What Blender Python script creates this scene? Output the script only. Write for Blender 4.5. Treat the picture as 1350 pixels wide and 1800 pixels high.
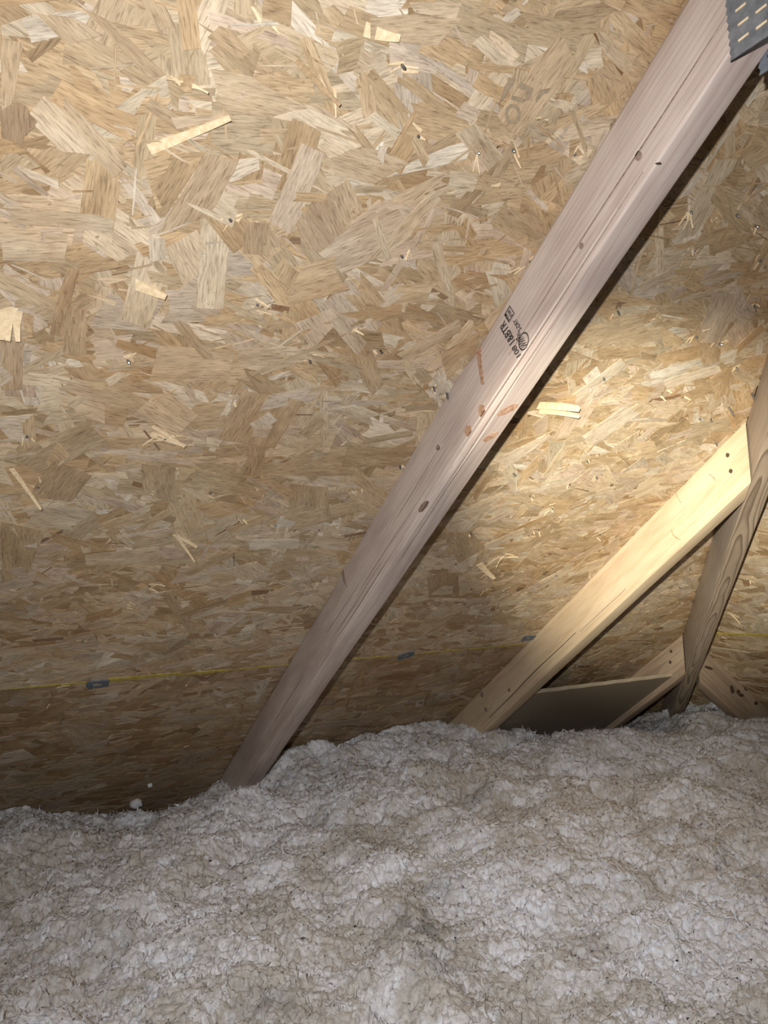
import bpy, math, random
import numpy as np
from mathutils import Vector, Matrix

for o in list(bpy.data.objects):
    bpy.data.objects.remove(o)
scene = bpy.context.scene
COL = scene.collection
random.seed(7)
RNG = np.random.default_rng(7)

# ------------------------------------------------------------------ frame
F = 1300.0                                  # focal length in pixels of a 1350 x 1800 frame
CZ = 0.85                                   # camera height above the attic floor
CAM = np.array([0.0, 0.0, CZ])
D = 0.656                                   # camera to roof deck, square to the deck
TH = math.atan(8 / 12)                      # roof pitch 8/12
_d1 = np.array([-768.0, 1270.0, F]); _d1 /= np.linalg.norm(_d1)
_d2 = np.array([2291.0, 55.0, F]); _d2 -= _d1 * (_d1 @ _d2); _d2 /= np.linalg.norm(_d2)
_n = -np.cross(_d1, _d2)
_u = math.cos(TH) * _n - math.sin(TH) * _d1
_h = math.sin(TH) * _n + math.cos(TH) * _d1
M = np.array([_d2, _h, _u])                 # world axes (X along the eave, Y outwards, Z up) in camera axes

camd = bpy.data.cameras.new('camera')
camd.sensor_fit = 'VERTICAL'; camd.sensor_height = 36.0; camd.lens = 36.0 * F / 1800.0
camd.clip_start = 0.01; camd.clip_end = 50
cam = bpy.data.objects.new('camera', camd); COL.objects.link(cam)
mw = Matrix.Identity(4)
for i in range(3):
    mw[i][0] = M[i, 0]; mw[i][1] = -M[i, 1]; mw[i][2] = -M[i, 2]; mw[i][3] = CAM[i]
cam.matrix_world = mw
scene.camera = cam

# roof frames
SL = np.array([0, math.cos(TH), -math.sin(TH)])     # down the main slope
NA = np.array([0, math.sin(TH), math.cos(TH)])      # outward normal of the main slope
EX = np.array([1.0, 0, 0])
def PA(x, v, h=0.0):                                # a point on the main slope, h below the deck
    return CAM + EX * x + SL * v + NA * (D - h)
def ray(px, py):
    return M @ np.array([px - 675.0, py - 900.0, F])
def onA(px, py, h=0.0):                             # pixel -> (x, v) on the main slope
    r = ray(px, py); p = r * ((D - h) / (r @ NA)); return p[0], p @ SL
def on_plane(px, py, p0, n):
    r = ray(px, py); return CAM + r * (((p0 - CAM) @ n) / (r @ n))

# ------------------------------------------------------------------ world, lamp, exposure
world = bpy.data.worlds.new('world'); scene.world = world; world.use_nodes = True
world.node_tree.nodes['Background'].inputs[0].default_value = (0.9, 0.85, 0.8, 1)
world.node_tree.nodes['Background'].inputs[1].default_value = 0.003
scene.view_settings.view_transform = 'Standard'
scene.view_settings.look = 'None'
scene.view_settings.gamma = 1.0
scene.view_settings.use_curve_mapping = False
scene.view_settings.exposure = 0.0

LAMP = CAM + np.array([-0.07, -0.022, 0.058])        # flashlight held beside the camera
def spot(name, target, watts, size, blend, col, radius):
    l = bpy.data.lights.new(name, 'SPOT'); l.energy = watts; l.spot_size = math.radians(size); l.spot_blend = blend
    l.color = col; l.shadow_soft_size = radius
    o = bpy.data.objects.new(name, l); COL.objects.link(o); o.location = LAMP
    dvec = Vector(target) - Vector(LAMP)
    o.rotation_euler = dvec.to_track_quat('-Z', 'Y').to_euler()
    return o
_x, _v = onA(1150, 905)
HOT = PA(_x, _v)
_x, _v = onA(720, 770)
MID = PA(_x, _v)
spot('flashlight_spill', MID, 39, 122, 1.0, (1.0, 0.975, 0.955), 0.008)
spot('flashlight_beam', HOT, 225, 29, 1.0, (1.0, 0.93, 0.75), 0.008)

# ------------------------------------------------------------------ helpers
def link(name, me, parent=None, mat=None):
    o = bpy.data.objects.new(name, me); COL.objects.link(o)
    if mat is not None and me is not None and not me.materials: me.materials.append(mat)
    if parent is not None: o.parent = parent
    return o
def tag(o, label=None, cat=None, group=None, kind=None):
    if label: o['label'] = label
    if cat: o['category'] = cat
    if group: o['group'] = group
    if kind: o['kind'] = kind
    return o
def empty(name, loc):
    o = bpy.data.objects.new(name, None); COL.objects.link(o); o.location = loc; o.empty_display_size = 0.05
    return o
def pmesh(name, verts, faces, smooth=False):
    me = bpy.data.meshes.new(name); me.from_pydata([tuple(v) for v in verts], [], faces); me.update()
    if smooth: me.polygons.foreach_set('use_smooth', [True] * len(me.polygons))
    return me
def child(name, verts, faces, mat, parent, smooth=False):
    """verts in world space; parented keeping world place (parents carry location only)"""
    off = np.array(parent.location) if parent is not None else np.zeros(3)
    if parent is not None and parent.parent is not None: off = off + np.array(parent.parent.location)
    return link(name, pmesh(name, [np.array(v) - off for v in verts], faces, smooth), parent, mat)
def np_mesh(name, V, quads=None, tris=None, smooth=True):
    me = bpy.data.meshes.new(name)
    me.vertices.add(len(V)); me.vertices.foreach_set('co', np.ascontiguousarray(V, dtype=np.float32).ravel())
    nq = 0 if quads is None else len(quads); nt = 0 if tris is None else len(tris)
    idx = np.concatenate([a.ravel() for a in (quads, tris) if a is not None]).astype(np.int32)
    tot = np.concatenate([np.full(nq, 4, np.int32), np.full(nt, 3, np.int32)])
    start = np.concatenate([[0], np.cumsum(tot)[:-1]]).astype(np.int32)
    me.loops.add(len(idx)); me.loops.foreach_set('vertex_index', idx)
    me.polygons.add(nq + nt); me.polygons.foreach_set('loop_start', start)
    me.polygons.foreach_set('use_smooth', np.full(nq + nt, smooth))
    me.update(calc_edges=True); me.validate()
    return me

# numpy noise
_perm = RNG.permutation(4096)
def _hash(ix, iy, s):
    return _perm[(_perm[(ix + s * 57) & 4095] + iy) & 4095]
def perlin(x, y, s=0):
    ix = np.floor(x).astype(int); iy = np.floor(y).astype(int); fx = x - ix; fy = y - iy
    def g(a, b, dx, dy):
        t = _hash(a, b, s) * (2 * np.pi / 4096); return np.cos(t) * dx + np.sin(t) * dy
    ux = fx * fx * fx * (fx * (fx * 6 - 15) + 10); uy = fy * fy * fy * (fy * (fy * 6 - 15) + 10)
    a = g(ix, iy, fx, fy); b = g(ix + 1, iy, fx - 1, fy); c = g(ix, iy + 1, fx, fy - 1); d = g(ix + 1, iy + 1, fx - 1, fy - 1)
    return 1.4 * ((a + (b - a) * ux) * (1 - uy) + (c + (d - c) * ux) * uy)
def dome(x, y, s=0):
    """rounded clumps: cap height above the nearest of randomly scattered centres"""
    ix = np.floor(x).astype(int); iy = np.floor(y).astype(int); best = np.full(x.shape, 9.0)
    for dx in (-1, 0, 1):
        for dy in (-1, 0, 1):
            hx = _hash(ix + dx, iy + dy, s) / 4096.0; hy = _hash(ix + dx, iy + dy, s + 11) / 4096.0
            best = np.minimum(best, (ix + dx + hx - x) ** 2 + (iy + dy + hy - y) ** 2)
    return np.sqrt(np.maximum(0.0, 1.0 - best / 0.95))

# ------------------------------------------------------------------ materials
class NT:
    def __init__(self, name):
        self.m = bpy.data.materials.new(name); self.m.use_nodes = True
        self.t = self.m.node_tree; self.b = self.t.nodes['Principled BSDF']
    def n(self, typ, **kw):
        nd = self.t.nodes.new(typ)
        for k, v in kw.items():
            if k.startswith('i_'): nd.inputs[k[2:].replace('_', ' ')].default_value = v
            else: setattr(nd, k, v)
        return nd
    def l(self, a, b): self.t.links.new(a, b)
    def ramp(self, fac, stops):
        r = self.n('ShaderNodeValToRGB'); el = r.color_ramp.elements
        while len(el) < len(stops): el.new(0.5)
        for e, (p, c) in zip(el, stops):
            e.position = p; e.color = (*c, 1) if len(c) == 3 else c
        self.l(fac, r.inputs[0]); return r.outputs[0]
    def mix(self, mode, fac, a, b):
        x = self.n('ShaderNodeMix', data_type='RGBA', blend_type=mode)
        for s, v in ((x.inputs[0], fac), (x.inputs[6], a), (x.inputs[7], b)):
            if hasattr(v, 'node'): self.l(v, s)
            elif isinstance(v, (int, float)): s.default_value = v
            else: s.default_value = (*v, 1)
        return x.outputs[2]
    def noise(self, vec, scale, detail=3, rough=0.55, dist=0.0, dim='3D'):
        nd = self.n('ShaderNodeTexNoise', noise_dimensions=dim)
        nd.inputs['Scale'].default_value = scale; nd.inputs['Detail'].default_value = detail
        nd.inputs['Roughness'].default_value = rough; nd.inputs['Distortion'].default_value = dist
        if vec is not None: self.l(vec, nd.inputs['Vector'])
        return nd.outputs['Fac']
    def mapping(self, vec, scale=(1, 1, 1), loc=(0, 0, 0), rot=(0, 0, 0)):
        mp = self.n('ShaderNodeMapping'); mp.inputs['Scale'].default_value = scale
        mp.inputs['Location'].default_value = loc; mp.inputs['Rotation'].default_value = rot
        self.l(vec, mp.inputs['Vector']); return mp.outputs[0]
    def bump(self, h, strength, dist):
        bp = self.n('ShaderNodeBump'); bp.inputs['Strength'].default_value = strength; bp.inputs['Distance'].default_value = dist
        self.l(h, bp.inputs['Height']); self.l(bp.outputs[0], self.b.inputs['Normal'])
    def done(self, color, rough=0.6, spec=0.3, metal=0.0):
        if hasattr(color, 'node'): self.l(color, self.b.inputs['Base Color'])
        else: self.b.inputs['Base Color'].default_value = (*color, 1)
        if hasattr(rough, 'node'): self.l(rough, self.b.inputs['Roughness'])
        else: self.b.inputs['Roughness'].default_value = rough
        self.b.inputs['Specular IOR Level'].default_value = spec
        self.b.inputs['Metallic'].default_value = metal
        return self.m

def mat_strand():
    k = NT('osb_strand')
    at = k.n('ShaderNodeAttribute', attribute_name='strand_colour')
    uv = k.n('ShaderNodeUVMap', uv_map='UVMap').outputs[0]
    pos = k.n('ShaderNodeNewGeometry').outputs['Position']
    g1 = k.noise(k.mapping(uv, (64, 520, 1)), 1.0, 4, 0.6, 0.5)
    g2 = k.noise(k.mapping(uv, (90, 1500, 1)), 1.0, 2, 0.5)
    g3 = k.noise(k.mapping(uv, (14, 60, 1)), 1.0, 2, 0.5)
    f1 = k.ramp(g1, [(0.30, (0.54, 0.505, 0.47)), (0.47, (0.95, 0.945, 0.94)), (0.72, (1.16, 1.16, 1.16))])
    f2 = k.ramp(g2, [(0.30, (0.74, 0.72, 0.70)), (0.55, (1.0, 1.0, 1.0)), (0.8, (1.08, 1.08, 1.08))])
    f3 = k.ramp(g3, [(0.25, (0.74, 0.70, 0.66)), (0.7, (1.10, 1.10, 1.10))])
    c = k.mix('MULTIPLY', 1.0, at.outputs['Color'], f1)
    c = k.mix('MULTIPLY', 0.8, c, f2)
    c = k.mix('MULTIPLY', 1.0, c, f3)
    st = k.noise(pos, 4.2, 4, 0.6)
    stf = k.ramp(st, [(0.42, (1, 1, 1)), (0.68, (0.88, 0.77, 0.64))])
    c = k.mix('MULTIPLY', 0.9, c, stf)
    sp = k.noise(pos, 160, 2, 0.5)
    spf = k.ramp(sp, [(0.24, (0.45, 0.36, 0.28)), (0.31, (1, 1, 1))])
    c = k.mix('MULTIPLY', 0.55, c, spf)
    k.bump(g1, 0.35, 0.0012)
    return k.done(c, 0.62, 0.28)
def mat_core():
    k = NT('osb_core')
    pos = k.n('ShaderNodeNewGeometry').outputs['Position']
    g = k.noise(k.mapping(pos, (12, 60, 60)), 1.0, 5, 0.65)
    return k.done(k.ramp(g, [(0.3, (0.20, 0.12, 0.06)), (0.7, (0.42, 0.29, 0.16))]), 0.8, 0.2)
def mat_wood(name, light, dark, tint, ring=170.0, pith=(0.05, 0.12), stretch=1.0, contrast=0.6, waves=0.010, taper=0.012):
    k = NT(name)
    at = k.n('ShaderNodeAttribute', attribute_name='board_co')
    v = at.outputs['Vector']                                  # (length, width, depth) in metres
    w1 = k.n('ShaderNodeTexNoise'); w1.inputs['Scale'].default_value = 1.0; w1.inputs['Detail'].default_value = 2
    k.l(k.mapping(v, (2.6 * stretch, 14, 14)), w1.inputs['Vector'])
    sub = k.n('ShaderNodeVectorMath', operation='SUBTRACT'); k.l(w1.outputs['Color'], sub.inputs[0]); sub.inputs[1].default_value = (0.5, 0.5, 0.5)
    scl = k.n('ShaderNodeVectorMath', operation='SCALE'); k.l(sub.outputs[0], scl.inputs[0]); scl.inputs['Scale'].default_value = waves * 2.4
    add = k.n('ShaderNodeVectorMath', operation='ADD'); k.l(v, add.inputs[0]); k.l(scl.outputs[0], add.inputs[1])
    mp = k.mapping(add.outputs[0], (taper, 1, 1), (-taper * 0.9, pith[0], pith[1]))
    ln = k.n('ShaderNodeVectorMath', operation='LENGTH'); k.l(mp, ln.inputs[0])
    mu = k.n('ShaderNodeMath', operation='MULTIPLY'); k.l(ln.outputs['Value'], mu.inputs[0]); mu.inputs[1].default_value = ring
    fr = k.n('ShaderNodeMath', operation='FRACT'); k.l(mu.outputs[0], fr.inputs[0])
    rr = k.ramp(fr.outputs[0], [(0.0, light), (0.55, tuple(a * (1 - 0.25 * contrast) for a in light)), (0.88, dark), (1.0, light)])
    c = k.mix('MIX', contrast, light, rr)
    fib = k.noise(k.mapping(v, (18, 900, 900)), 1.0, 3, 0.6)
    c = k.mix('MULTIPLY', 0.8, c, k.ramp(fib, [(0.3, (0.76, 0.73, 0.70)), (0.6, (1.04, 1.04, 1.04))]))
    bl = k.noise(k.mapping(v, (5, 22, 22)), 1.0, 3, 0.6)
    c = k.mix('MULTIPLY', 0.85, c, k.ramp(bl, [(0.32, tint), (0.62, (1.05, 1.05, 1.05))]))
    k.bump(fib, 0.18, 0.0008)
    return k.done(c, 0.55, 0.3)
def mat_plain(name, a, b, scale=40, rough=0.6, spec=0.3, metal=0.0, bump=0.0, detail=3):
    k = NT(name)
    pos = k.n('ShaderNodeNewGeometry').outputs['Position']
    g = k.noise(pos, scale, detail, 0.6)
    if bump: k.bump(g, bump, 0.001)
    return k.done(k.ramp(g, [(0.3, a), (0.7, b)]), rough, spec, metal)
def mat_wool():
    k = NT('blown_wool')
    at = k.n('ShaderNodeAttribute', attribute_name='wool_colour')
    pos = k.n('ShaderNodeNewGeometry').outputs['Position']
    g = k.noise(pos, 190, 4, 0.65, 0.6)
    g2 = k.noise(pos, 620, 2, 0.6)
    c = k.mix('MULTIPLY', 1.0, at.outputs['Color'], k.ramp(g, [(0.28, (0.70, 0.67, 0.64)), (0.62, (1.06, 1.06, 1.07))]))
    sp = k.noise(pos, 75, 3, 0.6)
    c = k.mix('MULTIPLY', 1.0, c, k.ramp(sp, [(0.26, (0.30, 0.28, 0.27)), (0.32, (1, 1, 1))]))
    sm = k.n('ShaderNodeMath', operation='ADD'); k.l(g, sm.inputs[0]); k.l(g2, sm.inputs[1])
    k.bump(sm.outputs[0], 0.4, 0.002)
    k.b.inputs['Sheen Weight'].default_value = 0.15
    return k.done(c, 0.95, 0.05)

M_STRAND = mat_strand()
M_CORE = mat_core()
M_MAIN = mat_wood('rafter_pine', (0.58, 0.50, 0.455), (0.39, 0.29, 0.245), (0.74, 0.68, 0.68), 150, (0.02, -0.15), 0.8, 0.40, 0.011, 0.02)
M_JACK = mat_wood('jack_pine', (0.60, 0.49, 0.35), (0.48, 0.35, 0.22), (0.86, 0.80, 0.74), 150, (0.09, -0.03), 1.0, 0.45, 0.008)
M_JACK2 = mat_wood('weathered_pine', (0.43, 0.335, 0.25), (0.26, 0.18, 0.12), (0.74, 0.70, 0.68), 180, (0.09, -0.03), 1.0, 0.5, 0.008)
M_HIP = mat_wood('hip_pine', (0.42, 0.34, 0.26), (0.12, 0.085, 0.06), (0.80, 0.76, 0.74), 230, (-0.016, -0.100), 1.5, 0.85, 0.011, 0.035)
M_HIP_SIDE = mat_wood('hip_pine_edge', (0.40, 0.335, 0.275), (0.32, 0.26, 0.21), (0.86, 0.83, 0.82), 90, (0.2, 0.1), 1.0, 0.3, 0.006)
M_BAFFLE = mat_plain('hardboard', (0.26, 0.215, 0.165), (0.31, 0.26, 0.20), 300, 0.75, 0.2)
M_BAFFLE_EDGE = mat_plain('hardboard_edge', (0.42, 0.35, 0.26), (0.55, 0.47, 0.36), 400, 0.85, 0.2)
M_PLATE = mat_plain('galvanised_steel', (0.17, 0.20, 0.25), (0.32, 0.36, 0.42), 90, 0.42, 0.5, 0.6)
M_CLIP = mat_plain('clip_steel', (0.10, 0.13, 0.17), (0.20, 0.24, 0.28), 120, 0.5, 0.5, 0.4)
M_NAIL = mat_plain('nail_steel', (0.12, 0.12, 0.13), (0.30, 0.31, 0.33), 600, 0.35, 0.5, 0.8)
M_SPLINT = mat_plain('fresh_splinter', (0.66, 0.49, 0.29), (0.84, 0.70, 0.48), 250, 0.6, 0.3)
M_SPLINT2 = mat_plain('old_splinter', (0.30, 0.20, 0.11), (0.50, 0.36, 0.21), 250, 0.6, 0.3)
M_YELLOW = mat_plain('yellow_edge_paint', (0.33, 0.25, 0.05), (0.52, 0.43, 0.10), 120, 0.55, 0.3)
M_INK = mat_plain('black_ink', (0.025, 0.022, 0.022), (0.06, 0.05, 0.05), 900, 0.6, 0.2)
M_FAINT = mat_plain('faded_ink', (0.27, 0.21, 0.14), (0.36, 0.285, 0.195), 300, 0.7, 0.2)
M_KNOT = mat_plain('knot_wood', (0.25, 0.125, 0.075), (0.52, 0.35, 0.25), 260, 0.45, 0.35)
M_KNOT_D = mat_plain('dark_knot_wood', (0.19, 0.135, 0.105), (0.33, 0.25, 0.205), 260, 0.5, 0.3)
M_HOLE = mat_plain('nail_hole', (0.05, 0.032, 0.02), (0.10, 0.07, 0.045), 900, 0.8, 0.2)
M_WOOL = mat_wool()
M_FLOOR = mat_plain('gypsum_board', (0.35, 0.33, 0.30), (0.45, 0.43, 0.40), 20, 0.9, 0.1)
M_DEBRIS = mat_plain('dark_debris', (0.03, 0.026, 0.024), (0.09, 0.075, 0.065), 300, 0.8, 0.2)

# ------------------------------------------------------------------ hip line and second slope
def _abs(px, py):
    x, v = onA(px, py); return PA(x, v)
A0 = _abs(1347, 625.5); A1 = _abs(1203, 1108)
HD = (A1 - A0) / np.linalg.norm(A1 - A0)                  # hip direction, downwards
NL = np.cross(HD, [0, 0, 1.0]); NL /= np.linalg.norm(NL)  # square to the hip's left face, pointing into the hip
HN = np.cross(NL, HD); HN = HN if HN[2] > 0 else -HN      # up, square to the hip's bottom face
NB = np.cross(HD, [0, -1.0, 0]); NB /= np.linalg.norm(NB); NB = NB if NB[2] > 0 else -NB
B0 = A0 + NL * 0.038                                      # a point of the second slope
EYB = np.array([0, -1.0, 0])                              # along the second eave, towards the viewer
SB = np.cross(EYB, NB); SB = SB if SB[2] < 0 else -SB     # down the second slope
def PB(y, v, h=0.0):                                      # y: world Y, v: down-slope from the seam level
    return np.array([BX0, y, BZ0]) + SB * v - NB * h
BZ0 = CZ - 0.144
BX0 = B0[0] + (B0[2] - BZ0) / (-SB[2]) * SB[0]
def onB(px, py):
    p = on_plane(px, py, B0, NB); return p[1], (p - np.array([BX0, 0, BZ0])) @ SB
def hip_x(v):                                             # hip line in main-slope coordinates
    x0, v0 = onA(1347, 625.5); x1, v1 = onA(1203, 1108)
    return x0 + (x1 - x0) * (v - v0) / (v1 - v0)
def hip_y(vb):                                            # hip line in second-slope coordinates
    p = PB(0, vb); t = (p[2] - B0[2]) / HD[2]; return (B0 + HD * t)[1]

# ------------------------------------------------------------------ structure: attic floor and roof deck
V_SEAM = 1.2275
fl = link('floor', pmesh('floor', [(-2.2, -1.6, -0.012), (3.6, -1.6, -0.012), (3.6, 3.2, -0.012), (-2.2, 3.2, -0.012),
                                   (-2.2, -1.6, 0), (3.6, -1.6, 0), (3.6, 3.2, 0), (-2.2, 3.2, 0)],
                         [(4, 5, 6, 7), (3, 2, 1, 0), (0, 1, 5, 4), (1, 2, 6, 5), (2, 3, 7, 6), (3, 0, 4, 7)]), None, M_FLOOR)
tag(fl, 'attic floor hidden beneath the blown white insulation', 'floor', kind='structure')

def slab(name, pts_fn, poly, thick, mat, parent):
    n = len(poly); top = [pts_fn(a, b, 0.0) for a, b in poly]; bot = [pts_fn(a, b, -thick) for a, b in poly]
    return child(name, top + bot, [tuple(range(n)), tuple(range(2 * n - 1, n - 1, -1))] + [(i, n + i, n + (i + 1) % n, (i + 1) % n) for i in range(n)], mat, parent)

ceil_a = empty('ceiling', PA(0.2, 0.6))
tag(ceil_a, 'large sloping underside of the roof in wood strand sheathing, left of the hip', 'roof deck', kind='structure')
ceil_b = empty('ceiling', PB(1.0, 0.0))
tag(ceil_b, 'smaller roof slope of strand sheathing at the far right, beyond the grained hip rafter', 'roof deck', kind='structure')
G = 0.0015
vU = V_SEAM - 1.219
pan_up = slab('osb_panel', PA, [(-1.3, vU + G), (hip_x(vU), vU + G), (hip_x(V_SEAM), V_SEAM - G), (-1.3, V_SEAM - G)], 0.011, M_CORE, ceil_a)
pan_lo = slab('osb_panel', PA, [(-1.3, V_SEAM + G), (hip_x(V_SEAM), V_SEAM + G), (hip_x(2.3), 2.3), (-1.3, 2.3)], 0.011, M_CORE, ceil_a)
pan_top = slab('osb_panel', PA, [(-1.3, -1.0), (hip_x(-1.0), -1.0), (hip_x(vU), vU - G), (-1.3, vU - G)], 0.011, M_CORE, ceil_a)
panb_up = slab('osb_panel', PB, [(hip_y(-1.1), -1.1), (-0.6, -1.1), (-0.6, -G), (hip_y(-G), -G)], 0.011, M_CORE, ceil_b)
panb_lo = slab('osb_panel', PB, [(hip_y(G), G), (-0.6, G), (-0.6, 1.0), (hip_y(1.0), 1.0)], 0.011, M_CORE, ceil_b)
tag(pan_up, 'upper strand board sheet above the yellow seam')
tag(pan_lo, 'lower strand board sheet below the yellow seam')

# ------------------------------------------------------------------ strands
PALE = (0.595, 0.50, 0.365); TAN = (0.505, 0.40, 0.265); BROWN = (0.41, 0.305, 0.185)
WHITE = (0.67, 0.605, 0.50); DARK = (0.20, 0.125, 0.065); ORANGE = (0.50, 0.375, 0.23); PINK = (0.56, 0.465, 0.365)
def rnd_colour(warm=0.0, dark=False):
    r = random.random()
    c = PALE if r < 0.32 else TAN if r < 0.60 else BROWN if r < 0.70 else PINK if r < 0.86 else WHITE if r < 0.93 else ORANGE
    if dark: c = (0.27, 0.18, 0.11)
    if warm and random.random() < warm: c = ORANGE if random.random() < 0.6 else (0.50, 0.39, 0.25)
    j = random.uniform(0.88, 1.10); q = random.uniform(-0.02, 0.02)
    return (c[0] * j + q, c[1] * j, c[2] * j - q * 0.5)
def rand_strand(cx, cv, L, W, ang):
    ca, sa = math.cos(ang), math.sin(ang)
    skew = random.uniform(-0.5, 0.5) * W
    pts = []
    def rag(sign):
        k = random.choice((2, 2, 3, 4)); return [(sign * (L / 2 - abs(random.gauss(0, 0.07)) * L * (0.4 if i in (0, k - 1) else 1)), (-sign) * W / 2 * (-1 + 2 * i / (k - 1))) for i in range(k)]
    a = rag(1); b = rag(-1)
    a = [(x + skew * (y / W), y) for x, y in a]; b = [(x + skew * (y / W), y) for x, y in b]
    bow = random.gauss(0, 0.05) * W
    mid1 = [(random.uniform(-0.2, 0.2) * L, -W / 2 * random.uniform(0.9, 1.1) + bow)]; mid2 = [(random.uniform(-0.2, 0.2) * L, W / 2 * random.uniform(0.9, 1.1) + bow)]
    loc = a + mid1 + b + mid2
    return [(cx + x * ca - y * sa, cv + x * sa + y * ca) for x, y in loc], loc
def strand_geo(pts, loc, h, thick, fn, tilt=(0, 0)):
    n = len(pts)
    mx = sum(p[0] for p in pts) / n; my = sum(p[1] for p in pts) / n
    hh = [h + (p[0] - mx) * tilt[0] + (p[1] - my) * tilt[1] for p in pts]
    V = [fn(p[0], p[1], hq) for p, hq in zip(pts, hh)] + [fn(p[0], p[1], hq - thick) for p, hq in zip(pts, hh)]
    Fc = [tuple(range(n))] + [(i, n + i, n + (i + 1) % n, (i + 1) % n) for i in range(n)]
    return V, Fc
def paint(me, cols, uvs):
    """per-vertex strand colour and grain coordinates"""
    ca = me.color_attributes.new('strand_colour', 'FLOAT_COLOR', 'POINT')
    ca.data.foreach_set('color', np.array(cols, dtype=np.float32).ravel())
    uvl = me.uv_layers.new(name='UVMap')
    vi = np.zeros(len(me.loops), dtype=np.int32); me.loops.foreach_get('vertex_index', vi)
    uvl.data.foreach_set('uv', np.array(uvs, dtype=np.float32)[vi].ravel())
def strand_obj(pts, loc, col, h, fn, parent, thick=0.0006, tilt=(0, 0)):
    off = np.array(parent.parent.location)
    V, Fc = strand_geo(pts, loc, h, thick, fn, tilt)
    me = pmesh('wood_strand', [v - off for v in V], Fc)
    ou, ov = random.uniform(0, 40), random.uniform(0, 40)
    paint(me, [(*col, 1)] * len(V), [(ou + l[0], ov + l[1]) for l in loc] * 2)
    return link('wood_strand', me, parent, M_STRAND)
def strand_stuff(items, fn, parent, name='strand_layer'):
    off = np.array(parent.parent.location)
    V, Fc, C, U = [], [], [], []
    for pts, loc, col, h, thick, tilt in items:
        v, f = strand_geo(pts, loc, h, thick, fn, tilt)
        b = len(V); V += [a - off for a in v]; Fc += [tuple(b + i for i in q) for q in f]
        ou, ov = random.uniform(0, 40), random.uniform(0, 40)
        C += [(*col, 1)] * len(v); U += [(ou + l[0], ov + l[1]) for l in loc] * 2
    me = pmesh(name, V, Fc); paint(me, C, U)
    return tag(link(name, me, parent, M_STRAND), 'pressed mat of small wood strands', kind='stuff')

def clampv(pts, lo, hi):
    return [(x, min(max(v, lo), hi)) for x, v in pts]
def fill(n, xr, vr, inside, lo, hi, h0, h1, size=1.0, along=0.0, warm=None, sliver=0.0):
    out = []
    for i in range(n):
        for _ in range(20):
            cx = random.uniform(*xr); cv = random.uniform(*vr)
            if inside(cx, cv): break
        else: continue
        t = i / n
        r = random.random()
        L = min(0.19, max(0.022, random.lognormvariate(math.log(0.076), 0.45))) * size
        W = min(0.045, max(0.0016, random.lognormvariate(math.log(0.0165), 0.70))) * size
        if t > 1 - sliver: L = random.uniform(0.012, 0.05); W = random.uniform(0.0008, 0.0026)
        if W > L * 0.7: W = L * 0.7
        ang = along + (random.gauss(0, math.radians(22)) if random.random() < 0.66 else random.uniform(-math.pi / 2, math.pi / 2))
        pts, loc = rand_strand(cx, cv, L, W, ang)
        pts = clampv(pts, lo, hi)
        out.append([pts, loc, rnd_colour(warm(cv) if warm else 0.0, L * W < 0.0006 and random.random() < 0.08), h0 + (h1 - h0) * t, random.uniform(0.0004, 0.0009), (random.gauss(0, 0.010), random.gauss(0, 0.010)), L * W])
    return out
insA = lambda x, v: x < hip_x(v) - 0.02
up_items = fill(8800, (-0.58, 1.75), (vU, V_SEAM), insA, vU + G, V_SEAM - G, 0.0002, 0.0018, warm=lambda v: 0.38 * max(0.0, min(1.0, (0.62 - v) / 0.4)), sliver=0.16)
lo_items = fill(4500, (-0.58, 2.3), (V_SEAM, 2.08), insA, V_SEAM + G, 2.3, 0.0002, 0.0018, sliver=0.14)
top_items = fill(900, (-0.5, 1.0), (vU - 0.3, vU), insA, -0.9, vU - G, 0.0002, 0.0016)
for it in lo_items: it[2] = (it[2][0] * 0.84, it[2][1] * 0.81, it[2][2] * 0.79)       # the lower sheet is browner, with dimness towards the eave painted in too
insB = lambda y, v: y < hip_y(v) - 0.01
b_up = fill(1500, (0.1, 1.7), (-0.9, 0), insB, -1.0, -G, 0.0002, 0.0016)
b_lo = fill(900, (0.7, 2.0), (0, 0.75), insB, G, 1.0, 0.0002, 0.0016)

def split_parts(items, n, vis):
    """the n that show largest among the topmost become objects of their own"""
    cand = [i for i in range(int(len(items) * 0.66), len(items)) if vis(items[i])]
    cand.sort(key=lambda i: -items[i][6]); pick = set(cand[:n])
    return [it for i, it in enumerate(items) if i not in pick], [it for i, it in enumerate(items) if i in pick]
def in_frame(fn):
    def f(it):
        p = np.mean([fn(a, b, 0.0) for a, b in it[0]], axis=0) - CAM
        c = M.T @ p
        if c[2] <= 0: return False
        x = 675 + F * c[0] / c[2]; y = 900 + F * c[1] / c[2]
        return 0 < x < 1350 and 0 < y < 1380
    return f
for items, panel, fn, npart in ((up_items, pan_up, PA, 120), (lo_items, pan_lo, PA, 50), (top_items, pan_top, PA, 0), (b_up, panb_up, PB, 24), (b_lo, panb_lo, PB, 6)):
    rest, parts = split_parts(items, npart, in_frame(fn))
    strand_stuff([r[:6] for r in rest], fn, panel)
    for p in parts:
        strand_obj(p[0], p[1], p[2], p[3], fn, panel, p[4], p[5])

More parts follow.
